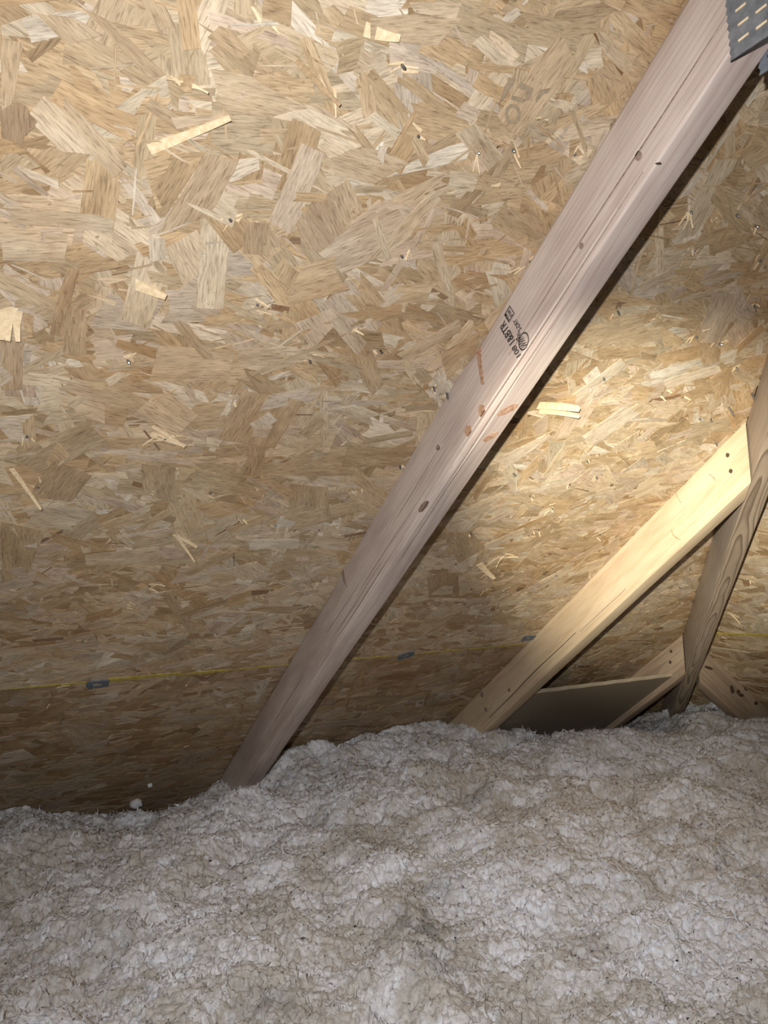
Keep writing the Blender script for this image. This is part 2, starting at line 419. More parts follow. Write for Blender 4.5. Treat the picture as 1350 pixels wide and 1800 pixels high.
# the strands that stand out in the photograph, at their places on the deck
KEY = [
 ([(78,171),(111,163),(223,290),(200,311)], TAN), ([(358,267),(423,280),(363,379),(275,410)], (0.42,0.32,0.205)), ([(529,249),(573,270),(511,410),(472,386)], PINK),
 ([(560,444),(666,348),(682,368),(700,366),(730,425),(600,478)], PINK), ([(520,379),(578,337),(609,402),(563,441),(529,433)], (0.44,0.33,0.215)),
 ([(578,335),(612,314),(638,368),(599,397)], TAN), ([(420,278),(454,275),(456,296),(402,319)], WHITE), ([(428,389),(475,391),(474,446),(426,444)], (0.39,0.285,0.17)),
 ([(259,417),(290,417),(290,451),(262,461)], WHITE), ([(20,358),(200,384),(197,407),(18,391)], PALE), ([(2,410),(119,410),(114,461),(5,456)], PALE),
 ([(2,178),(14,182),(30,178),(48,186),(52,198),(66,212),(56,226),(42,238),(38,254),(26,248),(2,240)], (0.25, 0.165, 0.095)), ([(264,171),(340,223),(321,233),(254,187)], BROWN), ([(2,67),(41,73),(21,181),(2,192)], TAN),
 ([(77,166),(124,207),(161,270),(104,264),(47,202)], PALE), ([(982,54),(1008,104),(971,166),(904,239),(873,202)], (0.54,0.41,0.26)), ([(816,176),(844,194),(829,215),(798,202)], PINK),
 ([(1030,38),(1038,45),(1097,122),(1091,132)], (0.22,0.12,0.05)), ([(717,3),(811,3),(800,31),(728,21)], PALE), ([(650,31),(816,26),(769,78),(650,67)], TAN),
 ([(280,606),(415,616),(399,668),(262,668)], (0.62,0.50,0.345)), ([(415,611),(539,606),(544,631),(467,655),(420,642)], PALE), ([(643,577),(674,673),(653,694),(602,611)], (0.41,0.295,0.17)),
 ([(425,683),(534,704),(482,787),(384,771)], (0.43,0.315,0.19)), ([(290,549),(332,569),(379,629),(358,629)], TAN), ([(111,538),(150,543),(153,621),(111,621)], BROWN),
 ([(119,471),(140,471),(109,590),(86,585)], (0.40,0.275,0.155)), ([(207,595),(275,611),(272,629),(202,608)], (0.40,0.24,0.10)), ([(2,593),(44,595),(39,683),(2,683)], (0.40,0.29,0.18)),
 ([(130,663),(264,699),(233,725),(104,683)], TAN), ([(93,808),(163,834),(124,880),(47,870)], (0.37,0.265,0.155)), ([(249,813),(306,823),(311,886),(249,865)], (0.40,0.29,0.175)),
 ([(435,782),(467,787),(456,834),(430,834)], BROWN), ([(550,782),(607,782),(622,834),(467,834)], TAN), ([(508,849),(576,854),(581,906),(508,911)], (0.44,0.335,0.215)),
 ([(436,948),(524,945),(523,962),(438,965)], WHITE), ([(150,973),(280,960),(275,988),(150,993)], PALE), ([(2,916),(78,931),(52,1004),(2,1024)], BROWN),
 ([(774,936),(826,931),(852,962),(806,988)], BROWN), ([(751,1011),(806,1004),(806,1048),(754,1050)], BROWN), ([(850,957),(920,926),(922,936),(852,965)], WHITE),
 ([(946,1022),(1008,988),(1008,1001),(956,1030)], WHITE), ([(1008,691),(1091,629),(1101,642),(1013,707)], WHITE), ([(1023,766),(1101,712),(1124,725),(1044,782)], WHITE),
 ([(1251,512),(1303,517),(1262,611),(1226,590)], PINK), ([(1226,600),(1265,612),(1265,632),(1236,644)], BROWN), ([(868,808),(961,761),(971,766),(894,818)], WHITE),
 ([(951,839),(987,787),(995,795),(966,839)], PALE), ([(943,808),(956,803),(961,820),(946,830)], BROWN), ([(697,621),(806,559),(811,580),(712,632)], PALE),
 ([(774,621),(842,580),(837,616),(785,668)], ORANGE), ([(1040,47),(1060,55),(1112,110),(1095,128),(1060,90)], TAN), ([(560,280),(640,255),(720,285),(660,320),(600,310)], TAN),
 ([(665,255),(680,258),(672,288),(660,285)], WHITE), ([(640,460),(700,395),(760,330),(775,350),(700,430)], PALE), ([(300,205),(400,196),(404,205),(310,225)], PALE),
 ([(370,120),(440,130),(500,170),(540,190),(470,205),(390,190)], TAN), ([(60,20),(130,30),(180,60),(120,75)], TAN), ([(140,10),(200,40),(290,130),(260,135)], BROWN),
 ([(1166,668),(1262,640),(1268,652),(1172,682)], WHITE), ([(1120,500),(1180,470),(1190,482),(1130,512)], PALE), ([(1130,350),(1170,320),(1180,330),(1140,365)], PALE),
]
for i, (poly, col) in enumerate(KEY):
    c = np.mean(np.array(poly), axis=0)
    uvp = [onA(*p) for p in poly]
    panel = pan_up if onA(*c)[1] < V_SEAM else pan_lo
    # ragged outline: each long edge gets two jittered points
    a = np.array(uvp); out = []
    for j in range(len(a)):
        p, q = a[j], a[(j + 1) % len(a)]; e = q - p; L = np.linalg.norm(e); nn = np.array([-e[1], e[0]]) / max(L, 1e-6)
        out.append(p)
        if L > 0.02:
            for t in (0.35, 0.7): out.append(p + e * (t + random.uniform(-0.1, 0.1)) + nn * random.gauss(0, 0.018) * min(L, 0.06))
    # grain runs along the longest edge
    es = [(np.linalg.norm(a[(j + 1) % len(a)] - a[j]), a[(j + 1) % len(a)] - a[j]) for j in range(len(a))]
    g = max(es, key=lambda t: t[0])[1]; g = g / np.linalg.norm(g); g2 = np.array([-g[1], g[0]])
    ctr = a.mean(axis=0); loc = [((p - ctr) @ g, (p - ctr) @ g2) for p in out]
    area = sum(out[k][0] * out[(k + 1) % len(out)][1] - out[(k + 1) % len(out)][0] * out[k][1] for k in range(len(out)))
    if area < 0: out = out[::-1]; loc = loc[::-1]
    j = random.uniform(0.95, 1.05)
    if sum(col) > 0.5: col = tuple(k * 0.66 + m_ * 0.34 for k, m_ in zip(col, (0.52, 0.42, 0.30)))
    strand_obj([tuple(p) for p in out], loc, tuple(k * j for k in col), 0.0019 + 0.0000035 * i, PA, panel, 0.0007, (random.gauss(0, 0.003), random.gauss(0, 0.003)))

# ------------------------------------------------------------------ seam: yellow edge paint and panel clips
def ribbon(name, fn, a0, a1, v0, width, seed, parent, n=160, h=0.0004, vary=0.7):
    off = np.array(parent.parent.location); V = []; Fc = []
    xs = np.linspace(a0, a1, n); w = width * np.clip(1 + vary * 1.6 * perlin(xs * 14, xs * 0 + seed), 0.03, 2.2); o = 0.0012 * perlin(xs * 9, xs * 0 + seed + 5)
    for x, ww, oo in zip(xs, w, o):
        V += [fn(x, v0 - ww * 0.5 + oo, h), fn(x, v0 + ww * 0.5 + oo, h), fn(x, v0 + ww * 0.5 + oo, h - 0.003), fn(x, v0 - ww * 0.5 + oo, h - 0.003)]
    for i in range(n - 1):
        b = 4 * i
        for k in range(4): Fc.append((b + k, b + (k + 1) % 4, b + 4 + (k + 1) % 4, b + 4 + k))
    Fc += [(3, 2, 1, 0), (4 * n - 4, 4 * n - 3, 4 * n - 2, 4 * n - 1)]
    return link(name, pmesh(name, [v - off for v in V], Fc), parent, M_YELLOW)
tag(ribbon('yellow_edge', PA, -0.3, 1.165, V_SEAM, 0.0034, 3.3, pan_lo, h=0.0022, vary=1.0), 'strip of yellow paint along the sheet edge')
tag(ribbon('yellow_edge', PB, hip_y(0) - 0.03, 0.3, 0.0, 0.009, 8.3, panb_lo, h=0.0022, vary=0.15), 'bright yellow strip along the sheet edge')
px0 = onA(190, 1192)[0]; px1 = onA(315, 1188)[0]
ribbon('yellow_edge', PA, px0, px1, V_SEAM - 0.003, 0.006, 1.7, pan_up, n=30, h=0.0026, vary=0.4)

def clip(px, py, label, size=(0.036, 0.022), rot=0.0):
    x, v = onA(px, py); base = PA(x, v)
    root = empty('panel_clip', base); tag(root, label, 'metal clip', 'panel clips on the seam')
    def plate(name, rects, h0, h1):
        V = []; Fc = []
        for (a0, a1, b0, b1) in rects:
            b = len(V)
            for h in (h0, h1):
                for (a, c) in ((a0, b0), (a1, b0), (a1, b1), (a0, b1)):
                    V.append(PA(x + a * math.cos(rot) - c * math.sin(rot), v + a * math.sin(rot) + c * math.cos(rot), h))
            Fc += [tuple(b + i for i in q) for q in ((0, 1, 2, 3), (7, 6, 5, 4), (0, 4, 5, 1), (1, 5, 6, 2), (2, 6, 7, 3), (3, 7, 4, 0))]
        child(name, V, Fc, M_CLIP, root)
    sx, sy = size[0] / 2, size[1] / 2
    plate('flange', [(-sx, -sx * 0.45, -sy, sy)], 0.0044, 0.0016)
    plate('flange', [(sx * 0.45, sx, -sy, sy * 0.8)], 0.0044, 0.0016)
    plate('bridge', [(-sx * 0.45, sx * 0.45, -sy, -sy * 0.35)], 0.0040, 0.0016)
    plate('bridge', [(-sx * 0.45, sx * 0.45, sy * 0.55, sy)], 0.0040, 0.0016)
clip(171, 1200, 'dark metal panel clip on the yellow seam, left of the long stamped rafter')
clip(713, 1150, 'dark metal panel clip on the yellow seam, between the stamped rafter and the pale rafter', rot=-0.35)
clip(928, 1120, 'small dark panel clip on the seam behind the pale rafter, above the brown baffle', (0.034, 0.018))

# ------------------------------------------------------------------ lumber
def board(name, P0, ax, wd, dd, L0, L1, w, d, mat, parent, end0=None, end1=None, nseg=40, corner=0.003, big=None, wob=0.0006, seed=0.0):
    """P0: corner on the deck line; ax along, wd across the narrow face, dd away from the deck.
    end planes are (point, normal); big(l) gives the radius of the worn edge at the deck, near face."""
    def prof(l):
        out = []
        rs = [big(l) if big else corner, corner, corner, corner]
        cs = [(0, 0, math.pi, rs[0]), (w, 0, 1.5 * math.pi, rs[1]), (w, d, 0, rs[2]), (0, d, 0.5 * math.pi, rs[3])]
        for (cx, cy, a0, r) in cs:
            mx = cx + (r if cx == 0 else -r); my = cy + (r if cy == 0 else -r)
            for k in range(4):
                a = a0 + k / 3 * math.pi / 2; out.append((mx + r * math.cos(a), my + r * math.sin(a)))
        return out
    ts = np.linspace(0, 1, nseg + 1); V = []; BC = []; m = 16
    for t in ts:
        l = L0 + (L1 - L0) * t
        wv = [wob * float(perlin(np.array([l * 4.0 + seed * 3.1]), np.array([k * 3.7 + seed]))[0]) for k in range(2)]
        for (a, b) in prof(l):
            base = P0 + wd * (a + wv[0]) + dd * b
            l0, l1 = L0, L1
            if end0 is not None: l0 = ((end0[0] - base) @ end0[1]) / (ax @ end0[1])
            if end1 is not None: l1 = ((end1[0] - base) @ end1[1]) / (ax @ end1[1])
            ll = l0 + (l1 - l0) * t
            V.append(base + ax * ll); BC.append((ll, a, b))
    Fc = []
    for i in range(nseg):
        for k in range(m):
            Fc.append((i * m + k, i * m + (k + 1) % m, (i + 1) * m + (k + 1) % m, (i + 1) * m + k))
    Fc += [tuple(range(m - 1, -1, -1)), tuple(range(nseg * m, nseg * m + m))]
    o = child(name, V, Fc, mat, parent)
    at = o.data.attributes.new('board_co', 'FLOAT_VECTOR', 'POINT')
    at.data.foreach_set('vector', np.array(BC, dtype=np.float32).ravel())
    for p in o.data.polygons: p.use_smooth = len(p.vertices) == 4
    try:
        o.data.set_sharp_from_angle(angle=math.radians(40))
    except Exception: pass
    return o

def decal(name, pts, face_pt, face_n, mat, parent, lift=0.0004, thick=0.0004):
    """a flat patch of given outline (pixels on the photo) laid on a face"""
    P = [on_plane(x, y, face_pt, face_n) - face_n * 0 for x, y in pts]
    nn = face_n if (CAM - face_pt) @ face_n > 0 else -face_n
    n = len(P); V = [p + nn * lift for p in P] + [p + nn * (lift - thick - 0.0006) for p in P]
    return child(name, V, [tuple(range(n)), tuple(range(2 * n - 1, n - 1, -1))] + [(i, n + i, n + (i + 1) % n, (i + 1) % n) for i in range(n)], mat, parent)
def oval(cx, cy, a, b, rot, n=18, j=0.08):
    r = math.radians(rot); out = []
    for i in range(n):
        t = 2 * math.pi * i / n; q = 1 + random.uniform(-j, j)
        x, y = a * q * math.cos(t), b * q * math.sin(t); out.append((cx + x * math.cos(r) - y * math.sin(r), cy + x * math.sin(r) + y * math.cos(r)))
    return out

RW, RD = 0.038, 0.089
# --- the long stamped rafter
X_MAIN = 0.5577
root = empty('truss_rafter', PA(X_MAIN, 0.6)); main = root
tag(root, 'long pinkish truss rafter with a black grade stamp, crossing the picture diagonally', 'rafter')
def wane(l):
    def sm(a, b, x): t = min(1, max(0, (x - a) / (b - a))); return t * t * (3 - 2 * t)
    return 0.0105 - 0.0075 * (sm(0.447, 0.462, l) - sm(0.93, 0.96, l))
board('timber', PA(X_MAIN, 0.0), SL, EX, -NA, -0.75, 2.25, RW, RD, M_MAIN, root, nseg=150, big=wane, wob=0.0012, seed=1.0)
F_SIDE = PA(X_MAIN, 0.5); F_SIDE_N = -EX
F_BOT = PA(X_MAIN, 0.5, RD); F_BOT_N = -NA
def side(px, py): return on_plane(px, py, F_SIDE, F_SIDE_N)
for args, mt in ((oval(1122, 274, 5.5, 9, 15), M_KNOT_D), (oval(1157, 287, 5, 1.6, -12), M_HOLE), (oval(1022, 432, 4, 6, 15), M_KNOT_D), (oval(771, 786, 4, 6, 20), M_KNOT_D),
                 (oval(823, 757, 6, 10, 10), M_KNOT), (oval(847, 722, 6, 11, 0), M_KNOT), (oval(745, 890, 5, 13, 40), M_KNOT_D), (oval(552, 1107, 3, 4, 0), M_HOLE)):
    decal('knot', args, F_SIDE, F_SIDE_N, mt, root)
decal('wane_scar', [(836, 614), (845, 608), (847, 640), (851, 676), (846, 676), (842, 650)], F_SIDE, F_SIDE_N, M_KNOT, root)
decal('wane_scar', [(599, 1000), (604, 992), (606, 1015), (610, 1034), (603, 1020)], F_SIDE, F_SIDE_N, M_KNOT_D, root)
for args in (oval(893, 720, 20, 5.5, -28), oval(862, 768, 15, 4.5, -30)):
    decal('knot', args, F_BOT, F_BOT_N, M_KNOT, root)

# raised grain and drying checks along the lower edge
def check(v0, v1, a, b, w, mat):
    n = 14; up = []; dn = []
    for i in range(n + 1):
        t = i / n; v = v0 + (v1 - v0) * t; ww = w * math.sin(math.pi * min(max(t, 0.04), 0.96)); q = 0.0009 * math.sin(t * 7 + v0 * 30)
        if a is None: up.append(PA(X_MAIN - 0.0004, v, b + q - ww / 2)); dn.append(PA(X_MAIN - 0.0004, v, b + q + ww / 2))
        else: up.append(PA(X_MAIN + a + q - ww / 2, v, RD + 0.0004)); dn.append(PA(X_MAIN + a + q + ww / 2, v, RD + 0.0004))
    P = up + dn[::-1]; m = len(P); d_ = (EX if a is None else NA) * 0.001
    child('drying_check', P + [p + d_ for p in P], [tuple(range(m)), tuple(range(2 * m - 1, m - 1, -1))] + [(i, m + i, m + (i + 1) % m, (i + 1) % m) for i in range(m)], mat, main)
M_PALEGRAIN = mat_plain('pale_grain', (0.62, 0.57, 0.53), (0.72, 0.68, 0.64), 300, 0.5, 0.3)
for (v0, v1, a, b, w, mt) in ((0.16, 0.55, None, 0.0815, 0.0012, M_KNOT_D), (0.20, 0.62, None, 0.0785, 0.0014, M_PALEGRAIN), (0.40, 0.75, None, 0.0840, 0.0016, M_PALEGRAIN), (0.30, 0.70, 0.0045, None, 0.0010, M_KNOT_D), (0.34, 0.66, 0.0070, None, 0.0014, M_PALEGRAIN),
                              (0.72, 1.02, None, 0.0800, 0.0013, M_KNOT_D), (0.78, 1.06, None, 0.0830, 0.0022, M_PALEGRAIN), (0.80, 1.10, None, 0.0700, 0.0012, M_KNOT_D), (0.88, 1.22, None, 0.0520, 0.0014, M_KNOT_D), (0.62, 0.90, None, 0.0640, 0.0012, M_KNOT_D),
                              (0.02, 0.40, None, 0.0600, 0.0016, M_KNOT_D), (1.1, 1.4, None, 0.06, 0.0014, M_KNOT_D), (0.50, 0.80, 0.0100, None, 0.0012, M_KNOT_D), (0.50, 0.74, None, 0.0450, 0.0011, M_KNOT_D)):
    check(v0, v1, a, b, w, mt)

# grade stamp
def text_mesh(body, p0, p1, ptop, mapper, mat, parent, nrm, name='stamp_text', lift=0.0005):
    """flat lettering: p0/p1 baseline ends, ptop top of the first letter, in photo pixels on the face"""
    cu = bpy.data.curves.new('stamp', 'FONT'); cu.body = body; cu.resolution_u = 3; cu.offset = 0.02
    tmp = bpy.data.objects.new('stamp', cu); COL.objects.link(tmp)
    dg = bpy.context.evaluated_depsgraph_get(); me = bpy.data.meshes.new_from_object(tmp.evaluated_get(dg))
    bpy.data.objects.remove(tmp); bpy.data.curves.remove(cu)
    co = np.zeros(len(me.vertices) * 3, dtype=np.float32); me.vertices.foreach_get('co', co); co = co.reshape(-1, 3)
    x0, x1 = co[:, 0].min(), co[:, 0].max(); y1 = 0.70
    O, X, Y = mapper(*p0), mapper(*p1), mapper(*ptop)
    W = O + np.outer((co[:, 0] - x0) / (x1 - x0), X - O) + np.outer(co[:, 1] / y1, Y - O) + nrm * lift
    me.vertices.foreach_set('co', (W - np.array(parent.location)).astype(np.float32).ravel()); me.update()
    me.materials.clear(); me.name = name
    return link(name, me, parent, mat)
def frame_poly(outer, inner, mapper, mat, parent, nrm, name, lift=0.0005):
    n = len(outer); V = [mapper(*p) + nrm * lift for p in outer] + [mapper(*p) + nrm * lift for p in inner]
    return child(name, V, [(i, (i + 1) % n, n + (i + 1) % n, n + i) for i in range(n)], mat, parent)
text_mesh('1&BTR', (906, 598), (887, 562.5), (896.5, 608.5), side, M_INK, root, F_SIDE_N)
text_mesh('108', (916.5, 623.5), (906.5, 606), (909, 629.5), side, M_INK, root, F_SIDE_N)
text_mesh('S-DRY', (918, 578), (907.5, 559.5), (912, 583.5), side, M_INK, root, F_SIDE_N)
text_mesh('R', (915.5, 588.5), (913, 584.5), (911.5, 591.5), side, M_INK, root, F_SIDE_N)
text_mesh('WWP', (929, 607), (919, 589), (916.5, 613), side, M_INK, root, F_SIDE_N)
c0 = np.array([921, 600.0]); va = np.array([9.0, -6.5]); vb = np.array([1.5, 15.0])
ring_o = [tuple(c0 + va * math.cos(t) + vb * math.sin(t)) for t in np.linspace(0, 2 * math.pi, 33)[:-1]]
ring_i = [tuple(c0 + 0.84 * (va * math.cos(t) + vb * math.sin(t))) for t in np.linspace(0, 2 * math.pi, 33)[:-1]]
frame_poly(ring_o, ring_i, side, M_INK, root, F_SIDE_N, 'stamp_ring')
c1 = np.array([912.3, 588.3])
frame_poly([tuple(c1 + 0.33 * (va * math.cos(t) + vb * math.sin(t))) for t in np.linspace(0, 2 * math.pi, 17)[:-1]],
           [tuple(c1 + 0.26 * (va * math.cos(t) + vb * math.sin(t))) for t in np.linspace(0, 2 * math.pi, 17)[:-1]], side, M_INK, root, F_SIDE_N, 'stamp_ring')
bo = np.array([(896.3, 536.7), (905.2, 550.7), (894.8, 567.4), (887, 553.7)]); bc = bo.mean(axis=0)
frame_poly([tuple(p) for p in bo], [tuple(bc + (p - bc) * 0.82) for p in bo], side, M_INK, root, F_SIDE_N, 'stamp_frame')
text_mesh('HEM', (897.0, 560.5), (890.2, 549.5), (893.6, 565.6), side, M_INK, root, F_SIDE_N)
text_mesh('FIR', (901.8, 552.8), (895.0, 542), (898.2, 558.2), side, M_INK, root, F_SIDE_N)

# truss connector plates and the web they hold
def conn_plate(xoff, label, nrm):
    fp = PA(X_MAIN + xoff, 0.0)
    q = [on_plane(x, y, PA(X_MAIN, 0.0), EX) for x, y in ((1285, 108), (1272, -30), (1420, 18))]
    e1 = (q[1] - q[0]); e2 = (q[2] - q[0])
    L1 = 0.13; L2 = 0.076
    e1 = e1 / np.linalg.norm(e1); e2 = e2 - e1 * (e1 @ e2) * 0.0; e2 = e2 / np.linalg.norm(e2)
    o = q[0] + EX * xoff; out = []
    nt = 18
    for i in range(nt):                                   # the sheared, toothed left edge
        out.append(o + e1 * (L1 * i / nt) + e2 * 0.0); out.append(o + e1 * (L1 * (i + 0.5) / nt) + e2 * 0.0018)
    out += [o + e1 * L1, o + e1 * L1 + e2 * L2, o + e2 * L2]
    t = 0.0012; s = 1 if nrm[0] > 0 else -1
    n = len(out); V = [p + EX * s * t for p in out] + [p for p in out]
    pl = child('connector_plate', V, [tuple(range(n)), tuple(range(2 * n - 1, n - 1, -1))] + [(i, n + i, n + (i + 1) % n, (i + 1) % n) for i in range(n)], M_PLATE, main)
    tag(pl, label)
    # punched teeth: each a slot with its bent tab
    off = np.array(main.location)
    for i in range(9):
        for j in range(4):
            c = o + e1 * (0.012 + i * 0.0135) + e2 * (0.014 + j * 0.016 + 0.001 * (i % 2))
            if i * 0.0135 + 0.012 > L1 - 0.005: continue
            w = EX * s * (t + 0.0003)
            a = c - e2 * 0.0045 - e1 * 0.0008; 
            vs = [c - e2 * 0.0050 - e1 * 0.0009, c + e2 * 0.0045 - e1 * 0.0002, c + e2 * 0.0045 + e1 * 0.0018, c - e2 * 0.0050 + e1 * 0.0011]
            V = [v + w - off for v in vs] + [v - off for v in vs]
            link('tooth_slot', pmesh('tooth_slot', V, [(0, 1, 2, 3), (7, 6, 5, 4), (0, 4, 5, 1), (1, 5, 6, 2), (2, 6, 7, 3), (3, 7, 4, 0)]), pl, M_SPLINT)
conn_plate(-0.0002, 'grey galvanised plate pressed into the near side', -EX)
conn_plate(RW + 0.0002, 'grey galvanised plate pressed into the far side', EX)
qv = onA(1395, 20, RD)[1]
board('web_timber', PA(X_MAIN + 0.0005, -0.14, RD), -NA * 0.93 - SL * 0.37, EX, SL, 0.003, 0.5, RW - 0.001, 0.07, M_MAIN, root, nseg=12, seed=4.0)

# --- the pale jack rafter in the beam
X_J1 = 1.169
hip_plane = (A0, NL)
root = empty('jack_rafter', PA(X_J1, 1.2)); j1 = root
tag(root, 'pale pine jack rafter lit by the beam, nailed to the hip at its upper end', 'rafter')
board('timber', PA(X_J1, 0.0), SL, EX, -NA, 0.5, 2.25, RW, RD, M_JACK, root, end0=(A0 - NL * 0.003, NL), nseg=70, wob=0.001, seed=2.0)
fs, fn_ = PA(X_J1, 0.5), -EX
for args in (oval(1279, 800, 3.2, 4, 0), oval(1284.5, 828, 3.2, 4, 0)): decal('nail_hole', args, fs, fn_, M_HOLE, root)
for args in (oval(847, 1221, 3, 5, -10), oval(895, 1213, 2.5, 3.5, 0), oval(854, 1247, 2.5, 4, -10)): decal('nail_hole', args, fs, fn_, M_KNOT_D, root)
def crack(px, width, fp, fnn, mat, parent, name='crack'):
    a = np.array(px, dtype=float); up = []; dn = []
    for i, p in enumerate(a):
        q = a[min(i + 1, len(a) - 1)] - a[max(i - 1, 0)]; q = np.array([-q[1], q[0]]) / max(np.linalg.norm(q), 1e-6)
        w = width * (0.35 + 0.65 * math.sin(math.pi * (i + 0.5) / len(a)))
        up.append(tuple(p + q * w / 2)); dn.append(tuple(p - q * w / 2))
    return decal(name, up + dn[::-1], fp, fnn, mat, parent)
crack([(860, 1262), (900, 1222), (940, 1180), (985, 1138), (1012, 1112)], 1.4, fs, fn_, M_HOLE, root)
crack([(1020, 1110), (1060, 1072), (1090, 1045), (1112, 1022)], 1.1, fs, fn_, M_KNOT_D, root)
crack([(1246, 833), (1251, 837), (1255, 840), (1257, 845)], 1.4, fs, fn_, M_KNOT, root)
crack([(1184, 862), (1190, 872), (1197, 884)], 1.2, fs, fn_, M_KNOT, root)
crack([(1180, 930), (1183, 940), (1190, 946), (1196, 949)], 2.0, fs, fn_, M_SPLINT2, root)

# --- the lower jack rafter, in shade
X_J2 = 1.744
root = empty('jack_rafter', PA(X_J2, 1.5)); j2 = root
tag(root, 'short shaded jack rafter below the pale one, meeting the hip beside the brown baffle', 'rafter')
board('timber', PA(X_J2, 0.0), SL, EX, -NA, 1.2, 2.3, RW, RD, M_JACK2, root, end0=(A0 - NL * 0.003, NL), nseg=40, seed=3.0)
fs2 = PA(X_J2, 0.5)
for args in (oval(1179.5, 1145, 2.4, 2.8, 0), oval(1178, 1164, 2.4, 2.8, 0)): decal('nail_hole', args, fs2, fn_, M_HOLE, root)
crack([(1130, 1180), (1160, 1155), (1195, 1126)], 1.4, fs2, fn_, M_KNOT_D, root)
crack([(1140, 1188), (1165, 1168), (1198, 1143)], 1.2, fs2, fn_, M_KNOT_D, root)

# --- hip rafter
root = empty('hip_rafter', A1); hip = root
tag(root, 'grey hip rafter with dark wavy grain running down the right edge into the insulation', 'rafter')
board('timber', A0, HD, NL, -HN, -0.6, 2.1, RW, RD, M_HIP, root, nseg=110, wob=0.0012, seed=6.0)
fb = A0 - HN * RD
_t = root.children[0]; _t.data.materials.append(M_HIP_SIDE)
for p in _t.data.polygons: p.material_index = 0 if np.array(p.normal) @ (-HN) > 0.6 else 1
for args in (oval(1260, 1205, 2.6, 5, 15),): decal('knot', oval(1200, 1208, 2.4, 4.5, 10), fb, -HN, M_KNOT_D, root)

# --- jack rafter of the second slope
root = empty('jack_rafter', PB(1.43, 0.3)); j3 = root
tag(root, 'weathered jack rafter with black knots, running down to the right from the hip', 'rafter')
hipR = (A0 + NL * (RW + 0.003), NL)
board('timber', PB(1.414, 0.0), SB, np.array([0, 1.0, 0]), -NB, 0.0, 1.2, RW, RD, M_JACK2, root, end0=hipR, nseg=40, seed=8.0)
fp3 = PB(1.414, 0.3); fn3 = np.array([0, -1.0, 0])
for args in (oval(1287, 1212, 3, 8, -12), oval(1298, 1216, 3, 4, 0), oval(1312, 1210, 3.5, 4, 20), oval(1309, 1201, 3, 3, 0), oval(1329, 1236, 3.2, 3.6, 0), oval(1303, 1222, 5, 3, 10), oval(1246, 1174, 8, 2.5, 20)):
    decal('knot', args, fp3, fn3, M_HOLE if random.random() < 0.6 else M_KNOT_D, root)

# --- baffle board between the two jacks
HB = 0.074
va_ = onA(1180, 1189, HB)[1]; vb_ = onA(925, 1221, HB)[1]
xa, xb = X_J1 + RW + 0.0005, X_J2 - 0.0005
T = 0.009
root = empty('ventilation_baffle', PA((xa + xb) / 2, (va_ + vb_) / 2, HB))
tag(root, 'plain brown hardboard baffle fitted between the pale rafter and the short shaded one', 'baffle board')
def vtop(x): return vb_ + (va_ - vb_) * (x - onA(925, 1221, HB)[0]) / (onA(1180, 1189, HB)[0] - onA(925, 1221, HB)[0])
nx = 24; V = []; Fc = []
for i in range(nx + 1):
    x = xa + (xb - xa) * i / nx; vt = vtop(x) + 0.001 * math.sin(i * 1.7)
    V += [PA(x, vt, HB), PA(x, 2.25, HB), PA(x, 2.25, HB - T), PA(x, vt, HB - T)]
for i in range(nx):
    b = 4 * i
    for k in range(3): Fc.append((b + k, b + k + 1, b + 5 + k, b + 4 + k))
Fc += [(3, 2, 1, 0), (4 * nx, 4 * nx + 1, 4 * nx + 2, 4 * nx + 3)]
child('sheet', V, Fc, M_BAFFLE, root)
V = []; Fc = []
for i in range(nx + 1):
    x = xa + (xb - xa) * i / nx; vt = vtop(x) + 0.001 * math.sin(i * 1.7)
    V += [PA(x, vt, HB + 0.0006), PA(x, vt - 0.0015 - 0.0008 * random.random(), HB), PA(x, vt - 0.0015, HB - T), PA(x, vt, HB - T)]
for i in range(nx):
    b = 4 * i
    for k in range(4): Fc.append((b + k, b + (k + 1) % 4, b + 4 + (k + 1) % 4, b + 4 + k))
Fc += [(3, 2, 1, 0), (4 * nx, 4 * nx + 1, 4 * nx + 2, 4 * nx + 3)]
tag(child('cut_edge', V, Fc, M_BAFFLE_EDGE, root), 'lighter sawn top edge')

# --- offcut lying in the corner behind the hip
c = on_plane(1211, 1237, B0 - NB * 0.004, NB)
root = empty('wood_offcut', c); tag(root, 'small pale wood offcut in the dark corner just right of the hip rafter foot', 'wood scrap')
ex_ = EYB; V = []
def boxv(c, a, b, n, la, lb, t): return [c + a * sa * la / 2 + b * sb * lb / 2 + n * st * t / 2 for st in (1, -1) for sa, sb in ((-1, -1), (1, -1), (1, 1), (-1, 1))]
BF = [(0, 1, 2, 3), (7, 6, 5, 4), (0, 4, 5, 1), (1, 5, 6, 2), (2, 6, 7, 3), (3, 7, 4, 0)]
child('block', boxv(c, SB, EYB, NB, 0.045, 0.022, 0.008), BF, M_SPLINT, root)
child('torn_end', boxv(c - SB * 0.025 + EYB * 0.004, SB, EYB, NB, 0.012, 0.012, 0.006), BF, M_SPLINT2, root)

